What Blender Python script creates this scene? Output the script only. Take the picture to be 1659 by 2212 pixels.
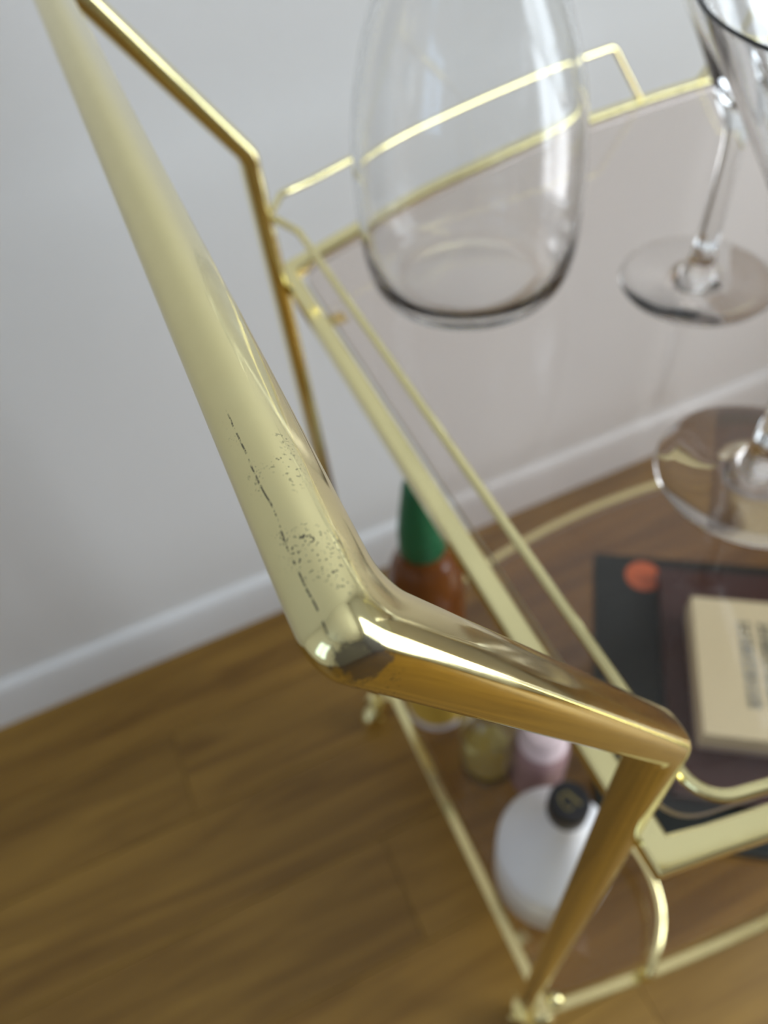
import bpy, bmesh, math, random
from mathutils import Vector, Matrix
random.seed(7)
sc = bpy.context.scene
for o in list(bpy.data.objects): bpy.data.objects.remove(o)
COL = sc.collection

# ------------------------------------------------------------------ camera
cam_d = bpy.data.cameras.new('camera'); cam = bpy.data.objects.new('camera', cam_d); COL.objects.link(cam)
RIGHT = Vector((0.9121, -0.3984, -0.0963)); DOWN = Vector((-0.3682, -0.6932, -0.6196)); FWD = Vector((0.1801, 0.6006, -0.7790))
m = Matrix((RIGHT, -DOWN, -FWD)).transposed().to_4x4(); m.translation = (-0.0866, -0.0506, 1.0592)
cam.matrix_world = m
cam_d.sensor_fit = 'VERTICAL'; cam_d.sensor_height = 36.0; cam_d.lens = 1601.44 / 2212 * 36.0
cam_d.clip_start = 0.005
cam_d.dof.use_dof = True; cam_d.dof.focus_distance = 0.128; cam_d.dof.aperture_fstop = 12.0
sc.camera = cam

# ------------------------------------------------------------------ world, daylight, exposure
w = bpy.data.worlds.new('world'); sc.world = w; w.use_nodes = True
bg = w.node_tree.nodes['Background']; bg.inputs[0].default_value = (0.62, 0.76, 1.0, 1); bg.inputs[1].default_value = 1.2

def area(name, loc, rot, sx, sy, power, col):
    d = bpy.data.lights.new(name, 'AREA'); d.shape = 'RECTANGLE'; d.size = sx; d.size_y = sy; d.energy = power; d.color = col
    o = bpy.data.objects.new(name, d); COL.objects.link(o); o.location = loc; o.rotation_euler = rot; return o
# daylight just outside the two windows; right window lengthened to brighten the floor
area('daylight_right', (1.53, -0.50, 1.06), (0, math.radians(90), 0), 1.84, 1.05, 63, (0.87, 0.94, 1.0))
area('daylight_left', (-2.50, -1.05, 1.55), (0, math.radians(-90), 0), 1.3, 1.15, 9, (0.55, 0.75, 1.0))

sc.view_settings.view_transform = 'Standard'; sc.view_settings.look = 'None'
sc.view_settings.gamma = 1.0; sc.view_settings.use_curve_mapping = False; sc.view_settings.exposure = -0.33
sc.cycles.use_denoising = True
sc.cycles.use_adaptive_sampling = True; sc.cycles.adaptive_threshold = 0.05
sc.cycles.max_bounces = 11; sc.cycles.transmission_bounces = 10; sc.cycles.diffuse_bounces = 4; sc.cycles.glossy_bounces = 4; sc.cycles.transparent_max_bounces = 16
sc.cycles.sample_clamp_indirect = 6.0

# ------------------------------------------------------------------ dimensions (metres)
L = 0.796                      # cart length between the leg centres
D = 0.4098                     # between front and back leg
HH, HL = 0.9694, 0.8485        # handle height, knee height
HIN = 0.0024                   # the handle is this much shorter at each end than the leg spacing
ARM = 0.0783                   # how far the handle stands out
HS, H2 = 0.7513, 0.1577        # shelf frame heights
XS, EY = 0.0109, 0.0147        # frame corner offsets
YW = 0.6674                    # wall behind
X0, X1 = XS, L - XS
XM = L / 2
SAGB, SAGF = 0.076, 0.031
GH = 0.055                     # gallery height
def yback(x):  return D + EY + SAGB * (1 - ((x - XM) / (XM - XS)) ** 2)
def yfront(x): return -EY - SAGF * (1 - ((x - XM) / (XM - XS)) ** 2)

# ------------------------------------------------------------------ node helpers
def new_mat(name):
    mt = bpy.data.materials.new(name); mt.use_nodes = True
    nt = mt.node_tree; return mt, nt, nt.nodes['Principled BSDF']
def N(nt, typ, **kw):
    n = nt.nodes.new(typ)
    for k, v in kw.items():
        if k.startswith('i_'):
            key = k[2:]; n.inputs[int(key) if key.isdigit() else key.replace('_', ' ')].default_value = v
        else: setattr(n, k, v)
    return n
def link(nt, a, b): nt.links.new(a, b)
def math_n(nt, op, a, b=None, clamp=False):
    n = N(nt, 'ShaderNodeMath', operation=op, use_clamp=clamp)
    for i, v in enumerate((a, b)):
        if v is None: continue
        if isinstance(v, (int, float)): n.inputs[i].default_value = v
        else: link(nt, v, n.inputs[i])
    return n.outputs[0]
def smooth(nt, val, lo, hi, a=0.0, b=1.0):
    n = N(nt, 'ShaderNodeMapRange', interpolation_type='SMOOTHSTEP')
    link(nt, val, n.inputs[0]); n.inputs[1].default_value = lo; n.inputs[2].default_value = hi
    n.inputs[3].default_value = a; n.inputs[4].default_value = b; return n.outputs[0]
def simple(name, col, rough=0.5, metal=0.0, noise=0.0, scale=40, spec=0.5, coat=0.0, trans=0.0, ior=1.5, bump=0.0):
    mt, nt, b = new_mat(name)
    b.inputs['Roughness'].default_value = rough; b.inputs['Metallic'].default_value = metal
    b.inputs['Specular IOR Level'].default_value = spec; b.inputs['Coat Weight'].default_value = coat
    b.inputs['Transmission Weight'].default_value = trans; b.inputs['IOR'].default_value = ior
    tc = N(nt, 'ShaderNodeTexCoord'); nz = N(nt, 'ShaderNodeTexNoise', i_Scale=scale, i_Detail=4.0)
    link(nt, tc.outputs['Object'], nz.inputs['Vector'])
    r = N(nt, 'ShaderNodeMix', data_type='RGBA')
    r.inputs[6].default_value = tuple(c * (1 - noise) for c in col) + (1,)
    r.inputs[7].default_value = tuple(min(1, c * (1 + noise)) for c in col) + (1,)
    link(nt, nz.outputs[0], r.inputs[0]); link(nt, r.outputs[2], b.inputs['Base Color'])
    if bump:
        bp = N(nt, 'ShaderNodeBump', i_Strength=bump, i_Distance=0.001); link(nt, nz.outputs[0], bp.inputs['Height']); link(nt, bp.outputs[0], b.inputs['Normal'])
    return mt

# ------------------------------------------------------------------ materials
BRASS = (0.91, 0.82, 0.44)
def brass(name, rough=0.13, worn=False):
    mt, nt, b = new_mat(name)
    b.inputs['Metallic'].default_value = 1.0
    tc = N(nt, 'ShaderNodeTexCoord'); P = tc.outputs['Object']
    nz = N(nt, 'ShaderNodeTexNoise', i_Scale=120.0, i_Detail=5.0); link(nt, P, nz.inputs['Vector'])
    base = N(nt, 'ShaderNodeMix', data_type='RGBA'); link(nt, nz.outputs[0], base.inputs[0])
    base.inputs[6].default_value = (BRASS[0] * .95, BRASS[1] * .94, BRASS[2] * .9, 1); base.inputs[7].default_value = (*BRASS, 1)
    rg = smooth(nt, nz.outputs[0], 0.3, 0.7, rough * 0.8, rough * 1.25)
    link(nt, base.outputs[2], b.inputs['Base Color']); link(nt, rg, b.inputs['Roughness'])
    if not worn: return mt
    # wear: fine tarnish specks, a dotted scratch along the grip, and at the corner scratches with a dark reflection painted in
    sp = N(nt, 'ShaderNodeSeparateXYZ'); link(nt, P, sp.inputs[0]); X, Y, Z = sp.outputs
    dx = math_n(nt, 'ADD', X, ARM)                        # across the handle, 0 on its axis
    near = smooth(nt, Y, 0.054, 0.040)                    # only the front end of the grip
    left = math_n(nt, 'MULTIPLY', smooth(nt, dx, 0.0055, 0.0015), smooth(nt, X, 0.2, 0.1))
    zone = math_n(nt, 'MULTIPLY', near, left)
    patch = N(nt, 'ShaderNodeTexNoise', i_Scale=95.0, i_Detail=2.0); link(nt, P, patch.inputs['Vector'])
    pz = math_n(nt, 'MULTIPLY', smooth(nt, patch.outputs[0], 0.46, 0.60), smooth(nt, dx, -0.0060, -0.0030))
    vr = N(nt, 'ShaderNodeTexNoise', i_Scale=1500.0, i_Detail=2.0, i_Roughness=0.6); link(nt, P, vr.inputs['Vector'])
    speck = math_n(nt, 'MULTIPLY', smooth(nt, vr.outputs[0], 0.595, 0.635), math_n(nt, 'MULTIPLY', pz, zone))
    ln = N(nt, 'ShaderNodeTexNoise', i_Scale=60.0, i_Detail=2.0); link(nt, P, ln.inputs['Vector'])
    wob = math_n(nt, 'MULTIPLY', math_n(nt, 'SUBTRACT', ln.outputs[0], 0.5), 0.0022)
    off = math_n(nt, 'ABSOLUTE', math_n(nt, 'ADD', math_n(nt, 'ADD', dx, 0.0037), wob))
    dash = N(nt, 'ShaderNodeTexNoise', i_Scale=620.0, i_Detail=6.0, i_Roughness=0.8); link(nt, P, dash.inputs['Vector'])
    line = math_n(nt, 'MULTIPLY', smooth(nt, off, 0.00020, 0.00008), smooth(nt, dash.outputs[0], 0.47, 0.53))
    line = math_n(nt, 'MULTIPLY', line, math_n(nt, 'MULTIPLY', smooth(nt, Y, 0.046, 0.042), smooth(nt, Z, HH, HH + 0.003)))
    # corner: dark reflection painted into the colour, broken up like scratches
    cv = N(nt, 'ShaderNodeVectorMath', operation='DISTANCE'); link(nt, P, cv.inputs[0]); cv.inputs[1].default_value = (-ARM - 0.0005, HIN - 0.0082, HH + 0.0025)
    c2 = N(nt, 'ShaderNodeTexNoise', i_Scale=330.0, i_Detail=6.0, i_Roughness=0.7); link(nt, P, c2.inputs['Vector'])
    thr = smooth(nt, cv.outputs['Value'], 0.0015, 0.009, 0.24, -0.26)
    refl_scratch = smooth(nt, math_n(nt, 'ADD', c2.outputs[0], thr), 0.56, 0.66)
    m1 = math_n(nt, 'MAXIMUM', math_n(nt, 'MAXIMUM', speck, line), math_n(nt, 'MULTIPLY', refl_scratch, 0.85), True)
    tarn_refl = N(nt, 'ShaderNodeBsdfPrincipled'); tarn_refl.inputs['Base Color'].default_value = (0.035, 0.030, 0.028, 1)
    tarn_refl.inputs['Roughness'].default_value = 0.55; tarn_refl.inputs['Metallic'].default_value = 0.3
    mx = N(nt, 'ShaderNodeMixShader'); link(nt, math_n(nt, 'MULTIPLY', m1, 0.82), mx.inputs[0]); link(nt, b.outputs[0], mx.inputs[1]); link(nt, tarn_refl.outputs[0], mx.inputs[2])
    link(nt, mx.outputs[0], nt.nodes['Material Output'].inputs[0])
    return mt
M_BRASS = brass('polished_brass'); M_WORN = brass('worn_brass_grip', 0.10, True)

def glass(name, col=(1, 1, 1), ior=1.47, rough=0.0):
    mt, nt, b = new_mat(name)
    b.inputs['Base Color'].default_value = (*col, 1); b.inputs['Transmission Weight'].default_value = 1.0
    b.inputs['Roughness'].default_value = rough; b.inputs['IOR'].default_value = ior
    return mt
M_GLASS = glass('clear_glass', (0.985, 0.99, 0.99))
M_AMBER = simple('amber_bottle_glass', (0.21, 0.068, 0.016), 0.12, noise=0.06, trans=0.35, ior=1.4)
M_CLEARB = glass('pale_bottle_glass', (0.93, 0.93, 0.86))
def pane(name, col):          # flat sheet of tinted glass, tint once per face crossed
    mt = bpy.data.materials.new(name); mt.use_nodes = True; nt = mt.node_tree
    nt.nodes.remove(nt.nodes['Principled BSDF'])
    t = N(nt, 'ShaderNodeBsdfTransparent'); t.inputs[0].default_value = (*[c ** .5 for c in col], 1)
    g = N(nt, 'ShaderNodeBsdfGlossy', i_Roughness=0.0); g.inputs[0].default_value = (1, 1, 1, 1)
    f = N(nt, 'ShaderNodeFresnel', i_IOR=1.5)
    ge = N(nt, 'ShaderNodeNewGeometry')       # reflect on the face that is entered, pass straight on through the other
    fac = math_n(nt, 'MULTIPLY', f.outputs[0], math_n(nt, 'SUBTRACT', 1.0, ge.outputs['Backfacing']))
    mx = N(nt, 'ShaderNodeMixShader'); link(nt, fac, mx.inputs[0]); link(nt, t.outputs[0], mx.inputs[1]); link(nt, g.outputs[0], mx.inputs[2])
    link(nt, mx.outputs[0], nt.nodes['Material Output'].inputs[0]); return mt
M_SHELF = pane('bronze_tinted_shelf_glass', (0.865, 0.785, 0.735))
M_EDGE = simple('ground_glass_edge', (0.42, 0.37, 0.34), 0.35, noise=0.05, trans=0.35)
M_WPANE = pane('window_pane_glass', (0.97, 0.98, 0.98))

def wood():
    mt, nt, b = new_mat('oak_floor_boards')
    tc = N(nt, 'ShaderNodeTexCoord'); oi = N(nt, 'ShaderNodeObjectInfo')
    mp = N(nt, 'ShaderNodeMapping'); mp.inputs['Scale'].default_value = (1.3, 16.0, 16.0); link(nt, tc.outputs['Object'], mp.inputs[0])
    ofs = N(nt, 'ShaderNodeVectorMath', operation='ADD'); link(nt, mp.outputs[0], ofs.inputs[0])
    sc_ = math_n(nt, 'MULTIPLY', oi.outputs['Random'], 37.0); link(nt, sc_, ofs.inputs[1])
    n1 = N(nt, 'ShaderNodeTexNoise', i_Scale=2.2, i_Detail=6.0, i_Roughness=0.6, i_Distortion=0.6); link(nt, ofs.outputs[0], n1.inputs['Vector'])
    cr = N(nt, 'ShaderNodeValToRGB'); link(nt, n1.outputs[0], cr.inputs[0])
    cr.color_ramp.elements[0].position = 0.32; cr.color_ramp.elements[0].color = (0.166, 0.080, 0.0080, 1)
    cr.color_ramp.elements[1].position = 0.70; cr.color_ramp.elements[1].color = (0.335, 0.186, 0.030, 1)
    hsv = N(nt, 'ShaderNodeHueSaturation'); link(nt, cr.outputs[0], hsv.inputs['Color'])
    link(nt, smooth(nt, oi.outputs['Random'], 0, 1, 0.92, 1.08), hsv.inputs['Value'])
    link(nt, hsv.outputs[0], b.inputs['Base Color']); b.inputs['Roughness'].default_value = 0.42
    bp = N(nt, 'ShaderNodeBump', i_Strength=0.12, i_Distance=0.0006); link(nt, n1.outputs[0], bp.inputs['Height']); link(nt, bp.outputs[0], b.inputs['Normal'])
    return mt
M_WOOD = wood()
M_SUB = simple('subfloor', (0.05, 0.03, 0.015), 0.9)
M_WALL = simple('wall_paint', (0.80, 0.79, 0.775), 0.75, noise=0.015, scale=260, bump=0.06)
M_WALL2 = simple('taupe_wall_paint', (0.50, 0.47, 0.43), 0.75, noise=0.015, scale=260, bump=0.06)
M_CEIL = simple('ceiling_paint', (0.86, 0.86, 0.85), 0.85, noise=0.01)
M_TRIM = simple('baseboard_gloss_paint', (0.82, 0.82, 0.82), 0.35, noise=0.01)
M_WHITEB = simple('white_bottle_coating', (0.86, 0.85, 0.86), 0.38, noise=0.02)
M_BEIGE = simple('beige_lower_band', (0.60, 0.53, 0.46), 0.6, noise=0.06)
M_BLACKCAP = simple('black_cap_plastic', (0.010, 0.011, 0.013), 0.35)
M_GOLDINK = simple('gold_foil_print', (0.30, 0.24, 0.09), 0.4, metal=0.5)
M_GREEN = simple('green_cap_plastic', (0.010, 0.115, 0.042), 0.45, noise=0.05)
M_YELLOW = simple('yellow_label_paper', (0.62, 0.40, 0.06), 0.6, noise=0.05)
M_PALE = simple('bright_base_paint', (0.74, 0.70, 0.70), 0.6, noise=0.04)
M_PINK = simple('pale_pink_plastic', (0.78, 0.62, 0.63), 0.45, noise=0.04)
M_MAUVE = simple('mauve_bottle_liquid', (0.36, 0.22, 0.22), 0.3, noise=0.05)
M_OIL = simple('olive_gold_liquid', (0.50, 0.37, 0.08), 0.15, noise=0.08)
M_BKGREEN = simple('black_green_cover', (0.012, 0.014, 0.011), 0.55, noise=0.1, spec=0.25)
M_MAROON = simple('dark_maroon_cover', (0.055, 0.022, 0.018), 0.45, noise=0.1, spec=0.3)
M_ORANGE = simple('orange_print', (0.62, 0.13, 0.035), 0.5)
M_CREAM = simple('cream_card', (0.74, 0.66, 0.42), 0.45, noise=0.03, scale=90)
M_CREAMSIDE = simple('pale_card_edge', (0.46, 0.36, 0.29), 0.6, noise=0.05)
M_INK = simple('dark_print_ink', (0.10, 0.11, 0.085), 0.6)
M_PAGES = simple('page_block', (0.55, 0.50, 0.42), 0.8, noise=0.06, scale=300)
M_RUBBER = simple('caster_tyre', (0.02, 0.02, 0.02), 0.6)

# ------------------------------------------------------------------ mesh helpers
def mesh_obj(name, verts, faces, mat, parent=None, shade=True, sub=0):
    me = bpy.data.meshes.new(name); me.from_pydata([tuple(v) for v in verts], [], faces); me.validate()
    bm = bmesh.new(); bm.from_mesh(me); bmesh.ops.recalc_face_normals(bm, faces=bm.faces); bm.to_mesh(me); bm.free()
    me.materials.append(mat)
    if shade: me.polygons.foreach_set('use_smooth', [True] * len(me.polygons))
    o = bpy.data.objects.new(name, me); COL.objects.link(o)
    if parent: o.parent = parent
    if sub:
        s = o.modifiers.new('subdivision', 'SUBSURF'); s.levels = s.render_levels = sub
    return o
def autosmooth(o, deg=35):
    me = o.data; bm = bmesh.new(); bm.from_mesh(me)
    for e in bm.edges:
        if len(e.link_faces) == 2 and e.calc_face_angle(0) > math.radians(deg): e.smooth = False
    bm.to_mesh(me); bm.free(); return o
def box(name, size, loc, mat, parent=None, bevel=0.0, rotz=0.0, seg=2):
    bm = bmesh.new(); bmesh.ops.create_cube(bm, size=1.0)
    for v in bm.verts: v.co = Vector((v.co.x * size[0], v.co.y * size[1], v.co.z * size[2]))
    if bevel: bmesh.ops.bevel(bm, geom=bm.edges[:], offset=bevel, segments=seg, profile=0.7, affect='EDGES')
    me = bpy.data.meshes.new(name); bm.to_mesh(me); bm.free(); me.materials.append(mat)
    o = bpy.data.objects.new(name, me); COL.objects.link(o); o.location = loc; o.rotation_euler.z = rotz
    if parent: o.parent = parent
    return o
def lathe(name, prof, mat, parent=None, seg=64, loc=(0, 0, 0), closed=False, sharp=40):
    """prof: list of (r, z); r 0 ends become poles. closed = profile loops back on itself"""
    verts, faces, rows = [], [], []
    for r, z in prof:
        if r <= 1e-6: rows.append([len(verts)]); verts.append((loc[0], loc[1], loc[2] + z))
        else:
            rows.append(list(range(len(verts), len(verts) + seg)))
            for i in range(seg):
                a = 2 * math.pi * i / seg; verts.append((loc[0] + r * math.cos(a), loc[1] + r * math.sin(a), loc[2] + z))
    pairs = list(zip(rows[:-1], rows[1:])) + ([(rows[-1], rows[0])] if closed else [])
    for A, B in pairs:
        for i in range(seg):
            j = (i + 1) % seg
            if len(A) == 1 and len(B) == 1: continue
            if len(A) == 1: faces.append((A[0], B[i], B[j]))
            elif len(B) == 1: faces.append((A[i], A[j], B[0]))
            else: faces.append((A[i], A[j], B[j], B[i]))
    return autosmooth(mesh_obj(name, verts, faces, mat, parent), sharp)
def catmull(pts, n=6):
    out = []
    for i in range(len(pts) - 1):
        p0 = pts[max(i - 1, 0)]; p1 = pts[i]; p2 = pts[i + 1]; p3 = pts[min(i + 2, len(pts) - 1)]
        for k in range(n):
            t = k / n
            out.append(tuple(0.5 * (2 * b + (c - a) * t + (2 * a - 5 * b + 4 * c - d) * t * t + (3 * b - a - 3 * c + d) * t ** 3) for a, b, c, d in zip(p0, p1, p2, p3)))
    return out + [tuple(pts[-1])]
def fillet(pts, radii, n=8):
    """polyline with rounded corners"""
    pts = [Vector(p) for p in pts]; out = [pts[0]]
    for i in range(1, len(pts) - 1):
        a = (pts[i - 1] - pts[i]).normalized(); b = (pts[i + 1] - pts[i]).normalized(); r = radii[i - 1]
        if r <= 0: out.append(pts[i]); continue
        half = a.angle(b) / 2; t = r / math.tan(half)
        A = pts[i] + a * t; B = pts[i] + b * t; c = pts[i] + (a + b).normalized() * (r / math.sin(half))
        va, vb = A - c, B - c; ang = va.angle(vb); ax = va.cross(vb).normalized()
        for k in range(n + 1): out.append(c + Matrix.Rotation(ang * k / n, 3, ax) @ va)
    return out + [pts[-1]]
def sweep(name, pts, e0, A, B, ex, mat, parent=None, seg=28, caps=True, sharp=60):
    """superellipse tube (half widths A along the transported e0, B across) along a polyline"""
    pts = [Vector(p) for p in pts]; n = len(pts); tang = []
    for i in range(n):
        t = (pts[min(i + 1, n - 1)] - pts[i]).normalized() + (pts[i] - pts[max(i - 1, 0)]).normalized() if 0 < i < n - 1 else (pts[1] - pts[0] if i == 0 else pts[-1] - pts[-2])
        tang.append(t.normalized())
    e = Vector(e0); e = (e - tang[0] * e.dot(tang[0])).normalized(); verts, faces = [], []
    for i in range(n):
        if i: e = tang[i - 1].rotation_difference(tang[i]) @ e; e = (e - tang[i] * e.dot(tang[i])).normalized()
        f = tang[i].cross(e)
        for k in range(seg):
            a = 2 * math.pi * (k + .5) / seg; c, s = math.cos(a), math.sin(a)
            verts.append(pts[i] + e * (A * math.copysign(abs(c) ** (2 / ex), c)) + f * (B * math.copysign(abs(s) ** (2 / ex), s)))
    for i in range(n - 1):
        for k in range(seg):
            j = (k + 1) % seg; faces.append((i * seg + k, i * seg + j, (i + 1) * seg + j, (i + 1) * seg + k))
    if caps: faces += [tuple(range(seg - 1, -1, -1)), tuple(range((n - 1) * seg, n * seg))]
    return autosmooth(mesh_obj(name, verts, faces, mat, parent), sharp)
def rod(name, pts, r, mat, parent=None, seg=12): return sweep(name, pts, (0.123, 0.31, 0.94), r, r, 2.0, mat, parent, seg)
def empty(name, loc, label=None, cat=None, group=None):
    o = bpy.data.objects.new(name, None); o.empty_display_size = 0.05; COL.objects.link(o); o.location = loc
    return tag(o, label, cat, group)
def tag(o, label=None, cat=None, group=None, kind=None):
    if label: o['label'] = label
    if cat: o['category'] = cat
    if group: o['group'] = group
    if kind: o['kind'] = kind
    return o
def structure(o, label, cat): return tag(o, label, cat, None, 'structure')

# ------------------------------------------------------------------ the room
RX0, RX1, RY0, RZ = -2.3, 1.35, -2.7, 2.45
T = 0.12
def slab(name, x0, x1, y0, y1, z0, z1, mat, parent=None, bevel=0.0):
    return box(name, (x1 - x0, y1 - y0, z1 - z0), ((x0 + x1) / 2, (y0 + y1) / 2, (z0 + z1) / 2), mat, parent, bevel)
structure(slab('wall_back', RX0 - T, RX1 + T, YW, YW + T, -0.03, RZ, M_WALL), 'plain off-white painted wall behind the gold bar cart', 'wall')
structure(slab('wall_front', RX0 - T, RX1 + T, RY0 - T, RY0, -0.03, RZ, M_WALL2), 'taupe painted wall opposite the bar cart', 'wall')
structure(slab('ceiling', RX0 - T, RX1 + T, RY0 - T, YW + T, RZ, RZ + 0.1, M_CEIL), 'flat white ceiling over the room', 'ceiling')
def wall_with_hole(name, axis, pos0, pos1, a0, a1, h0, h1, z0, z1):
    """one wall mesh made of four blocks around a window hole"""
    bm = bmesh.new()
    for (p0, p1, q0, q1) in ((a0, h0, -0.03, RZ), (h1, a1, -0.03, RZ), (h0, h1, -0.03, z0), (h0, h1, z1, RZ)):
        r = bmesh.ops.create_cube(bm, size=1.0)
        for v in r['verts']:
            u = p0 if v.co.x < 0 else p1; d = pos0 if v.co.y < 0 else pos1; z = q0 if v.co.z < 0 else q1
            v.co = (u, d, z) if axis == 'y' else (d, u, z)
    bmesh.ops.recalc_face_normals(bm, faces=bm.faces)
    me = bpy.data.meshes.new(name); bm.to_mesh(me); bm.free(); me.materials.append(M_WALL)
    o = bpy.data.objects.new(name, me); COL.objects.link(o); return o
structure(wall_with_hole('wall_right', 'x', RX1, RX1 + T, RY0, YW, -1.05, 0.05, 0.12, 2.00), 'off-white wall with a window at the right end of the room', 'wall')
structure(wall_with_hole('wall_left', 'x', RX0 - T, RX0, RY0, YW, -1.55, -0.35, 0.85, 2.20), 'off-white wall with a window at the left', 'wall')
def window(name, axis, pos, u0, u1, z0, z1, label):
    def bar(nm, a0, a1, b0, b1, d, mat, par):
        um, zm = (a0 + a1) / 2, (b0 + b1) / 2
        if axis == 'y': return box(nm, (a1 - a0, d, b1 - b0), (um, pos, zm), mat, par)
        return box(nm, (d, a1 - a0, b1 - b0), (pos, um, zm), mat, par)
    root = structure(bpy.data.objects.new(name, None), label, 'window'); COL.objects.link(root)
    f = 0.05; um = (u0 + u1) / 2
    for a0, a1, b0, b1 in ((u0, u0 + f, z0, z1), (u1 - f, u1, z0, z1), (u0 + f, u1 - f, z0, z0 + f), (u0 + f, u1 - f, z1 - f, z1), (um - f / 2, um + f / 2, z0 + f, z1 - f)):
        bar('window_frame', a0, a1, b0, b1, 0.06, M_TRIM, root)
    for a0, a1 in ((u0 + f, um - f / 2), (um + f / 2, u1 - f)): bar('pane', a0, a1, z0 + f, z1 - f, 0.006, M_WPANE, root)
window('window_1', 'x', RX1 + T / 2, -1.05, 0.05, 0.12, 2.00, 'two-light window with white frame in the right wall')
window('window_2', 'x', RX0 - T / 2, -1.55, -0.35, 0.85, 2.20, 'two-light window with white frame in the left wall')

# baseboard with a rounded top lip
prof = [(0, 0), (-0.014, 0), (-0.014, 0.080), (-0.0125, 0.088), (-0.009, 0.093), (-0.004, 0.096), (0, 0.097)]
v = [(x, YW + a, z) for x in (RX0, RX1) for a, z in prof]; k = len(prof)
fs = [(i, (i + 1) % k, k + (i + 1) % k, k + i) for i in range(k)] + [tuple(range(k)), tuple(range(2 * k - 1, k - 1, -1))]
structure(autosmooth(mesh_obj('baseboard_back', v, fs, M_TRIM), 50), 'low white baseboard along the foot of the wall behind the cart', 'baseboard')

# floor boards, each one a plank
floor = structure(slab('floor', RX0, RX1, RY0, YW, -0.03, -0.0125, M_SUB), 'brown oak plank floor under the bar cart', 'floor')
PW, PL, GAP = 0.138, 1.22, 0.0006
pm = {}
def plank_mesh(ln):
    key = round(ln, 3)
    if key not in pm:
        o = box('plank', (ln - GAP, PW - GAP, 0.012), (0, 0, 0), M_WOOD, None, 0.0005, seg=1); pm[key] = o.data
        bpy.data.objects.remove(o)
    return pm[key]
row, y = 0, YW - 0.004
while y > RY0 + 0.01:
    x = RX0 - (0.0, 0.44, 0.83, 0.21, 0.62)[row % 5]
    while x < RX1 - 0.02:
        xa, xb = max(x, RX0 + 0.004), min(x + PL, RX1 - 0.004)
        ya = max(y - PW, RY0 + 0.002)
        if xb - xa > 0.05:
            o = bpy.data.objects.new('plank', plank_mesh(xb - xa)); COL.objects.link(o); o.parent = floor
            o.matrix_parent_inverse = floor.matrix_world.inverted()
            o.location = ((xa + xb) / 2 - floor.location.x, (y + ya) / 2 - floor.location.y, -0.0062 - floor.location.z + random.uniform(-0.0002, 0.0002))
            o.scale.y = (y - ya) / PW
        x += PL
    y -= PW; row += 1

# ------------------------------------------------------------------ the bar cart
cart = empty('bar_cart', (0, 0, 0), 'polished gold metal bar cart with two tinted glass shelves and a worn handle', 'bar cart')
TA, TB, TEX = 0.0080, 0.0062, 3.0
def end_frame(flip):
    """leg, arm, handle, arm, leg: one tube; every lengthwise line of it is a mitred polyline with its own corner rounding"""
    nodes = [Vector(p) for p in ((0, 0, 0.062), (0, 0, HL), (-ARM, HIN, HH), (-ARM, D - HIN, HH), (0, D, HL), (0, D, 0.062))]
    if flip: nodes = [Vector((L - p.x, p.y, p.z)) for p in nodes]
    tan = [(b - a).normalized() for a, b in zip(nodes[:-1], nodes[1:])]
    es = [Vector((0, 1, 0))]
    for i in range(1, 5): es.append(tan[i - 1].rotation_difference(tan[i]) @ es[-1])
    seg, lines = 48, []
    for k in range(seg):
        a = 2 * math.pi * (k + .5) / seg; c, s_ = math.cos(a), math.sin(a)
        ca, sb = TA * math.copysign(abs(c) ** (2 / TEX), c), TB * math.copysign(abs(s_) ** (2 / TEX), s_)
        off = [e * ca + t.cross(e) * sb for e, t in zip(es, tan)]
        pl = [nodes[0] + off[0]]
        for i in range(1, 5):
            n = tan[i - 1] + tan[i]; o = off[i - 1]; pl.append(nodes[i] + o - tan[i - 1] * (o.dot(n) / tan[i - 1].dot(n)))
        pl.append(nodes[5] + off[4])
        f = fillet(pl, [0.015, 0.0062, 0.0062, 0.015], 9)
        d = [f[0]]
        for j, (p, q) in enumerate(zip(f[:-1], f[1:])):
            m_ = 1 if (j % 10) else 12           # straight runs lie between the groups of ten corner points
            d += [p + (q - p) * (i / m_) for i in range(1, m_ + 1)]
        lines.append(d)
    n = len(lines[0]); verts = [lines[k][i] for i in range(n) for k in range(seg)]
    faces = [(i * seg + k, i * seg + (k + 1) % seg, (i + 1) * seg + (k + 1) % seg, (i + 1) * seg + k) for i in range(n - 1) for k in range(seg)]
    faces += [tuple(range(seg - 1, -1, -1)), tuple(range((n - 1) * seg, n * seg))]
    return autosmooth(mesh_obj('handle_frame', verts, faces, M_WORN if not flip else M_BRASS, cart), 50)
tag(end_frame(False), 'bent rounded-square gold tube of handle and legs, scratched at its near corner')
end_frame(True)

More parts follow.
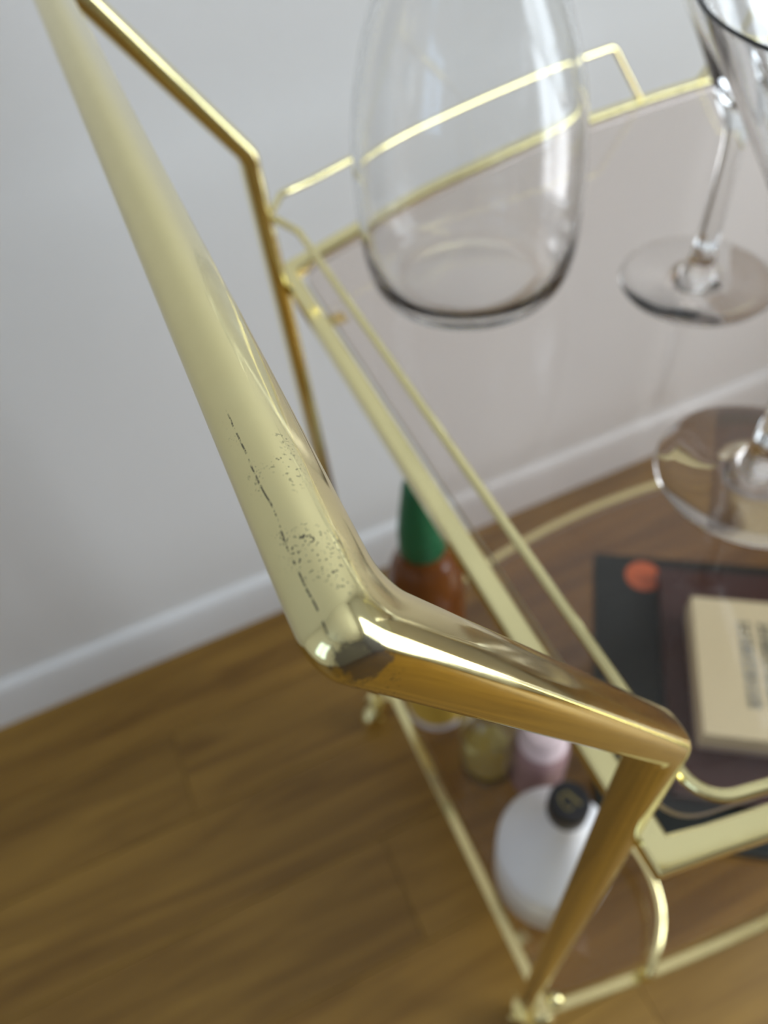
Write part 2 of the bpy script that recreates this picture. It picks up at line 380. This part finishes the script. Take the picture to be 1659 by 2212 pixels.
RA, RB = 0.0055, 0.0052      # shelf rail half width, half height
def shelf_rail_curve(fn, z, name='shelf_rail'):
    """bowed front or back rail of rectangular tube, mitred on the corners"""
    n = 40; s = 1 if fn is yback else -1
    verts, faces = [], []
    rr = 0.0012
    for i in range(n + 1):
        x = X0 + (X1 - X0) * i / n; y = fn(x); dy = (fn(min(x + 1e-4, X1)) - fn(max(x - 1e-4, X0))) / 2e-4
        if i in (0, n): dy = 0.0
        nx, ny = -dy, 1.0; q = math.hypot(nx, ny); nx /= q; ny /= q
        for a, b in ((RA, RB - rr), (RA - rr, RB), (-RA + rr, RB), (-RA, RB - rr), (-RA, -RB + rr), (-RA + rr, -RB), (RA - rr, -RB), (RA, -RB + rr)):
            mx = 0.0
            if i == 0: mx = -a * s; px, py = x + mx, y + a
            elif i == n: mx = a * s; px, py = x + mx, y + a
            else: px, py = x + nx * a, y + ny * a
            verts.append((px, py, z + b))
    for i in range(n):
        for k_ in range(8):
            j = (k_ + 1) % 8; faces.append((i * 8 + k_, i * 8 + j, (i + 1) * 8 + j, (i + 1) * 8 + k_))
    faces += [tuple(range(7, -1, -1)), tuple(range(n * 8, n * 8 + 8))]
    return autosmooth(mesh_obj(name, verts, faces, M_BRASS, cart), 30)
def shelf_rail_side(x, sgn, z):
    rr = 0.0012; verts, faces = [], []
    for y, m_ in ((-EY, 1), (D + EY, -1)):
        for a, b in ((RA, RB - rr), (RA - rr, RB), (-RA + rr, RB), (-RA, RB - rr), (-RA, -RB + rr), (-RA + rr, -RB), (RA - rr, -RB), (RA, -RB + rr)):
            verts.append((x + a * sgn, y + m_ * a, z + b))
    faces = [(k_, (k_ + 1) % 8, 8 + (k_ + 1) % 8, 8 + k_) for k_ in range(8)] + [tuple(range(8)), tuple(range(15, 7, -1))]
    return autosmooth(mesh_obj('shelf_rail', verts, faces, M_BRASS, cart), 30)
def glass_shelf(z):
    ins = 0.0096; out = []
    xa, xb = X0 + ins, X1 - ins; r = 0.016; n = 30
    # walk the outline: front edge left to right, back edge right to left, rounded corners
    front = [(x, yfront(x) + ins) for x in [xa + r + (xb - xa - 2 * r) * i / n for i in range(n + 1)]]
    back = [(x, yback(x) - ins) for x in [xb - r - (xb - xa - 2 * r) * i / n for i in range(n + 1)]]
    def arc(p, c, q):   # quadratic corner
        return [((1 - t) ** 2 * p[0] + 2 * t * (1 - t) * c[0] + t * t * q[0], (1 - t) ** 2 * p[1] + 2 * t * (1 - t) * c[1] + t * t * q[1]) for t in [i / 8 for i in range(1, 8)]]
    fr0 = yfront(xa) + ins; bk0 = yback(xa) - ins
    pl = front + [*arc(front[-1], (xb, fr0), (xb, fr0 + r)), (xb, fr0 + r), (xb, bk0 - r), *arc((xb, bk0 - r), (xb, bk0), back[0])]
    pl += back + [*arc(back[-1], (xa, bk0), (xa, bk0 - r)), (xa, bk0 - r), (xa, fr0 + r), *arc((xa, fr0 + r), (xa, fr0), front[0])]
    k_ = len(pl); th = 0.0025
    verts = [(x, y_, z + th) for x, y_ in pl] + [(x, y_, z - th) for x, y_ in pl]
    faces = [tuple(range(k_)), tuple(range(2 * k_ - 1, k_ - 1, -1))] + [(i, k_ + i, k_ + (i + 1) % k_, (i + 1) % k_) for i in range(k_)]
    g = tag(mesh_obj('glass_shelf', verts, faces, M_SHELF, cart, shade=False), 'bronze tinted glass shelf')
    g.data.materials.append(M_EDGE)           # ground rim of the sheet
    for p in g.data.polygons:
        if abs(p.normal.z) < 0.5: p.material_index = 1
    return g
for z in (HS, H2):
    shelf_rail_curve(yfront, z); shelf_rail_curve(yback, z)
    shelf_rail_side(X0, 1, z); shelf_rail_side(X1, -1, z)
    glass_shelf(z)
    for xx in (X0, X1):          # small glass rests welded inside the side rails
        for yy in (0.05, D - 0.05):
            s = 1 if xx == X0 else -1
            box('glass_rest', (0.016, 0.012, 0.0016), (xx + s * 0.012, yy, z - 0.0034), M_BRASS, cart, 0.0004, seg=1)

# gallery rods round the top shelf, in two halves that stop short of the middle
GR = 0.0023
def gallery(flip):
    fx = (lambda x: L - x) if flip else (lambda x: x)
    zt = HS + GH; zb = HS + RB - 0.001
    xs = [0.045 + (0.331 - 0.045) * i / 12 for i in range(13)]
    back = [(0.0078, D + 0.004, zt), (0.0200, D + 0.0215, zt)] + [(x, yback(x), zt) for x in xs]
    back = back[:1] + fillet(back[1:] + [(0.368, yback(0.368), zb)], [0.0] * 12 + [0.007], 6)
    rod('gallery_rod', [(fx(p[0]), p[1], p[2]) for p in back], GR, M_BRASS, cart)
    fr = [(0.0066, D - 0.006, zt), (0.0150, D - 0.03, zt), (0.0150, -0.0135, zt)] + [(x, yfront(x) + 0.001, zt) for x in xs] + [(0.368, yfront(0.368), zb)]
    fr = fillet(fr, [0.01, 0.014] + [0.0] * 12 + [0.007], 8)
    rod('gallery_rod', [(fx(p[0]), p[1], p[2]) for p in fr], GR, M_BRASS, cart)
gallery(False); gallery(True)
# curved bottle guards standing on the lower frame at its front corners
for flip in (False, True):
    g = [(0.108, yfront(.108), H2 + 0.003), (0.110, -0.0325, 0.188), (0.1155, -0.029, 0.200), (0.1375, -0.012, 0.202), (0.156, 0.0115, 0.202), (0.166, 0.045, 0.202), (0.1635, 0.085, 0.202), (0.149, 0.122, 0.202),
         (0.130, 0.144, 0.202), (0.118, 0.151, 0.200), (0.111, 0.1545, 0.192), (0.109, 0.1555, 0.180), (0.109, 0.1555, H2 + 0.0026)]
    rod('bottle_guard', [(L - p[0] if flip else p[0], p[1], p[2]) for p in catmull(g, 5)], 0.0040, M_BRASS, cart)
# balls added for a highlight on the lower frame corners; casters under the legs
for xx in (0.0225, L - 0.0225):
    for yy in (-0.0115, D + 0.0115):
        lathe('glint_ball', [(0, -0.0078)] + [(0.0078 * math.cos(a), 0.0078 * math.sin(a)) for a in [math.radians(d) for d in range(-75, 90, 15)]] + [(0, 0.0078)], M_BRASS, cart, 24, (xx, yy + (0.0 if yy > 0 else -0.0), H2 + RB + 0.006))
def caster(x, y, rz):
    piv = lathe('caster', [(0, 0.066), (0.0125, 0.066), (0.0135, 0.064), (0.0135, 0.0585), (0.0105, 0.0565), (0, 0.0565)], M_BRASS, cart, 28, (x, y, 0))
    c, s = math.cos(rz), math.sin(rz); wx, wy = x + 0.012 * c, y + 0.012 * s
    for side in (-1, 1):
        ox, oy = -s * side * 0.0115, c * side * 0.0115
        v_ = []; 
        outline = [(-0.014, 0.058), (0.013, 0.058), (0.019, 0.040), (0.019, 0.023), (0.012, 0.018), (0.005, 0.024), (-0.006, 0.042)]
        for t in (-0.0012, 0.0012):
            for a, z in outline: v_.append((x + a * c + ox - s * t, y + a * s + oy + c * t, z))
        k_ = len(outline); fc = [tuple(range(k_)), tuple(range(2 * k_ - 1, k_ - 1, -1))] + [(i, (i + 1) % k_, k_ + (i + 1) % k_, k_ + i) for i in range(k_)]
        mesh_obj('fork', v_, fc, M_BRASS, piv, shade=False)
    pr = [(0.010, -0.008), (0.0225, -0.008), (0.0248, -0.005), (0.0255, 0), (0.0248, 0.005), (0.0225, 0.008), (0.010, 0.008)]
    w_ = lathe('wheel', pr, M_BRASS, piv, 36, (0, 0, 0), True)
    hub = lathe('axle', [(0, -0.0145), (0.004, -0.0145), (0.004, 0.0145), (0, 0.0145)], M_BRASS, piv, 16)
    for o in (w_, hub):
        o.rotation_euler = (math.radians(90), 0, rz); o.location = (wx, wy, 0.0258)
caster(0, 0, -0.7); caster(0, D, 3.6); caster(L, 0, 0.6); caster(L, D, -0.4)

# ------------------------------------------------------------------ glassware on the top shelf
ZT = HS + 0.0025
def both(outer, inner):   # outer goes up, inner comes back down: one closed skin
    return outer + inner
def carafe(x, y):
    o = catmull([(0.052, 0.0), (0.0600, 0.0030), (0.0662, 0.012), (0.0698, 0.029), (0.0708, 0.055), (0.0706, 0.080), (0.0685, 0.105), (0.0640, 0.130), (0.0562, 0.155), (0.0455, 0.180), (0.0360, 0.203), (0.0280, 0.222), (0.0245, 0.240), (0.0245, 0.262), (0.0285, 0.290)], 5)
    i_ = catmull([(0.0268, 0.290), (0.0228, 0.262), (0.0228, 0.240), (0.0263, 0.222), (0.0338, 0.202), (0.0428, 0.179), (0.0532, 0.1545), (0.0610, 0.130), (0.0655, 0.105), (0.0676, 0.080), (0.0678, 0.055), (0.0665, 0.032), (0.0615, 0.0165), (0.052, 0.0090), (0.036, 0.0068)], 5)
    prof = [(0, 0.0014), (0.030, 0.0014), (0.044, 0.0)] + o + i_ + [(0, 0.0058)]
    g = lathe('glass_carafe', prof, M_GLASS, None, 96, (0, 0, 0), False, 80); g.location = (x, y, ZT)
    return tag(g, 'large clear round-bodied glass carafe standing at the back of the top shelf', 'carafe')
carafe(0.1188, 0.3455)
def martini(x, y, label):
    root = empty('cocktail_glass', (x, y, ZT), label, 'cocktail glass', 'clear stemmed cocktail glasses on the top shelf')
    foot = [(0, 0.0), (0.0475, 0.0), (0.0490, 0.0006), (0.0490, 0.0014), (0.0475, 0.0019)] + catmull([(0.040, 0.0020), (0.025, 0.0026), (0.0165, 0.0040), (0.0100, 0.0095), (0.0070, 0.026)], 6) + [(0, 0.026)]
    lathe('foot', foot, M_GLASS, root, 80, (0, 0, 0), False, 60)
    lathe('stem', [(0, 0.0262)] + catmull([(0.0068, 0.0262), (0.0060, 0.045), (0.0057, 0.070), (0.0060, 0.090), (0.0072, 0.0998)], 5) + [(0, 0.0998)], M_GLASS, root, 40, (0, 0, 0), False, 60)
    bo = catmull([(0.0074, 0.1002), (0.014, 0.112), (0.030, 0.142), (0.050, 0.1745), (0.066, 0.200), (0.0765, 0.217)], 5)
    bi = catmull([(0.0752, 0.2176), (0.0642, 0.2006), (0.0482, 0.1753), (0.028, 0.1432), (0.010, 0.116)], 5)
    lathe('bowl', [(0, 0.1002)] + bo + bi + [(0, 0.110)], M_GLASS, root, 80, (0, 0, 0), False, 60)
    return root
martini(0.1650, 0.1180, 'near clear cocktail glass with its wide foot at the right edge of the photo')
martini(0.2450, 0.2660, 'far clear cocktail glass on the top shelf, slender stem beside the carafe')

# ------------------------------------------------------------------ bottles on the lower shelf
ZL = H2 + 0.0025
def bottle_white(x, y):
    r = empty('white_bottle', (x, y, ZL), 'white bottle with a round black cap standing behind the front leg', 'bottle')
    lathe('body', [(0, 0)] + catmull([(0.050, 0.0), (0.0555, 0.003), (0.0575, 0.010), (0.0580, 0.065), (0.0578, 0.104), (0.0550, 0.116), (0.0430, 0.136), (0.0300, 0.160), (0.0205, 0.186), (0.0168, 0.206), (0.0160, 0.228)], 4) + [(0, 0.228)], M_WHITEB, r, 64)
    lathe('label', [(0.0578, 0.012), (0.0583, 0.012), (0.0583, 0.062), (0.0578, 0.062)], M_BEIGE, r, 64, (0, 0, 0), True)  # beige band round the lower part of the body
    c = lathe('cap', [(0, 0.222), (0.0172, 0.222), (0.0178, 0.2235), (0.0178, 0.246), (0.0168, 0.2485), (0.0140, 0.2492), (0, 0.2494)], M_BLACKCAP, r, 48)
    # gold monogram printed on the cap: a loop and a slanting stroke
    pts = [(-0.0035 + 0.0048 * math.cos(a) * 0.8, 0.0005 + 0.0066 * math.sin(a), 0.2495) for a in [math.radians(d) for d in range(60, 330, 18)]]
    rod('monogram', pts, 0.0007, M_GOLDINK, c, 8)
    rod('monogram', [(0.0005, 0.0078, 0.2495), (0.0035, 0.0010, 0.2495), (0.0065, -0.0066, 0.2495)], 0.0013, M_GOLDINK, c, 8)
    return r
bottle_white(0.0785, 0.0930)
def bottle_amber(x, y):
    r = empty('amber_bottle', (x, y, ZL), 'tall amber bottle with a tapered green cap at the back corner of the lower shelf', 'bottle')
    lathe('body', [(0, 0.004), (0.030, 0.0)] + catmull([(0.0350, 0.001), (0.0372, 0.006), (0.0375, 0.03), (0.0375, 0.20), (0.0375, 0.285), (0.0360, 0.305), (0.0300, 0.325), (0.0235, 0.338), (0.0215, 0.346)], 4) + [(0, 0.346)], M_AMBER, r, 56)
    lathe('cap', [(0, 0.3465), (0.0208, 0.3465), (0.0218, 0.349), (0.0212, 0.372), (0.0175, 0.400), (0.0135, 0.425), (0.0125, 0.4325), (0.0105, 0.4355), (0, 0.4362)], M_GREEN, r, 40)
    lathe('label', [(0.0379, 0.022), (0.0379, 0.15), (0.0377, 0.15), (0.0377, 0.022)], M_YELLOW, r, 56, (0, 0, 0), True)
    lathe('base_band', [(0.0375, 0.006), (0.0379, 0.006), (0.0379, 0.0215), (0.0377, 0.0215)], M_PALE, r, 56, (0, 0, 0), True)  # brightness of the glass base painted on as a pale band
    return r
bottle_amber(0.0565, 0.3220)
def bottle_clear(x, y):
    r = empty('clear_bottle', (x, y, ZL), 'clear glass bottle of golden liquid between the amber and white bottles', 'bottle')
    lathe('body', [(0, 0.003), (0.026, 0.0)] + catmull([(0.0315, 0.001), (0.0335, 0.006), (0.0335, 0.10), (0.0325, 0.118), (0.024, 0.138), (0.014, 0.150), (0.0125, 0.175)], 4) + catmull([(0.0112, 0.175), (0.0125, 0.150), (0.0225, 0.136), (0.0305, 0.117), (0.0315, 0.098), (0.0315, 0.012), (0.026, 0.008)], 4) + [(0, 0.008)], M_CLEARB, r, 48)
    lathe('liquid', [(0, 0.0085), (0.026, 0.0085), (0.0311, 0.0125), (0.0311, 0.030), (0, 0.030)], M_OIL, r, 48)
    lathe('cap', [(0, 0.1755), (0.0135, 0.1755), (0.0140, 0.177), (0.0140, 0.192), (0.0125, 0.194), (0, 0.194)], M_BRASS, r, 32)
    return r
bottle_clear(0.0790, 0.2300)
def bottle_pink(x, y):
    r = empty('pink_bottle', (x, y, ZL), 'small mauve bottle with a pale pink screw cap behind the white bottle', 'bottle')
    lathe('body', [(0, 0.0)] + catmull([(0.026, 0.0), (0.0290, 0.002), (0.0300, 0.008), (0.0300, 0.085), (0.0285, 0.100), (0.0245, 0.108)], 4) + [(0, 0.108)], M_MAUVE, r, 48)
    lathe('cap', [(0, 0.1085), (0.0250, 0.1085), (0.0262, 0.111), (0.0262, 0.118), (0.0240, 0.120), (0.0236, 0.140), (0.0205, 0.150), (0.0120, 0.1535), (0, 0.1545)], M_PINK, r, 40)
    return r
bottle_pink(0.1220, 0.1900)

# ------------------------------------------------------------------ stack on the lower shelf, turned by 33 degrees
YAW = math.atan2(-0.0548, 0.0832)
ux, uy = math.cos(YAW), math.sin(YAW); vx, vy = uy, -ux       # u: to the right, v: towards the viewer
def flat(cx, cy, du, dv): return (cx + ux * du + vx * dv, cy + uy * du + vy * dv)
def book(name, corner, wu, lv, z0, th, cover, label):
    cx, cy = flat(*corner, wu / 2, lv / 2)
    r = empty(name, (cx, cy, z0), label, 'book'); r.rotation_euler.z = YAW
    box('cover', (wu, lv, 0.0025), (0, 0, th - 0.00125), cover, r, 0.0006, seg=1)
    box('cover', (wu, lv, 0.0025), (0, 0, 0.00125), cover, r, 0.0006, seg=1)
    box('spine', (0.0025, lv, th - 0.0051), (-wu / 2 + 0.00125, 0, th / 2), cover, r, 0.0005, seg=1)
    box('pages', (wu - 0.008, lv - 0.008, th - 0.0052), (0.0005, 0, th / 2), M_PAGES, r)
    return r
b1 = book('book', (0.3505, 0.4175), 0.270, 0.375, ZL, 0.022, M_BKGREEN, 'large black book at the bottom of the stack on the lower shelf')
disc = lathe('orange_disc', [(0, 0), (0.0235, 0), (0.0235, 0.0004), (0, 0.0004)], M_ORANGE, b1, 40)
disc.location = (-0.135 + 0.064, 0.1875 - 0.032, 0.0221)
b2 = book('book', (0.402, 0.349), 0.235, 0.300, ZL + 0.0226, 0.020, M_MAROON, 'dark maroon book in the middle of the stack under the cream box')
# cream box on top
zc = ZL + 0.0428; TH = 0.046
cu, cv_ = 0.135, 0.176
cx, cy = flat(0.3835, 0.2745, cu / 2, cv_ / 2)
cb = empty('card_box', (cx, cy, zc), 'small cream card box with dark print lying on top of the book stack', 'box'); cb.rotation_euler.z = YAW
box('tray', (cu - 0.003, cv_ - 0.003, 0.030), (0, 0, 0.015), M_CREAMSIDE, cb, 0.0008, seg=1)
box('lid', (cu, cv_, 0.030), (0, 0, TH - 0.015), M_CREAM, cb, 0.0012, seg=2)

# two columns of blocky dark print on the lid (too blurred in the photo to read)
bm = bmesh.new(); random.seed(3)
for col in range(2):
    v0 = 0.030
    while v0 < 0.135:
        ln = random.uniform(0.004, 0.010)
        for part in range(2):
            wd = random.uniform(0.0045, 0.0065); u0 = 0.050 + col * 0.022 + part * 0.008
            r_ = bmesh.ops.create_cube(bm, size=1.0)
            for vt in r_['verts']:
                vt.co = (-cu / 2 + u0 + (vt.co.x + .5) * wd, cv_ / 2 - v0 - (vt.co.y + .5) * ln, TH + 0.0001 + vt.co.z * 0.0004)
        v0 += ln + random.uniform(0.0012, 0.0035)
me = bpy.data.meshes.new('print'); bm.to_mesh(me); bm.free(); me.materials.append(M_INK)
po = bpy.data.objects.new('print', me); COL.objects.link(po); po.parent = cb
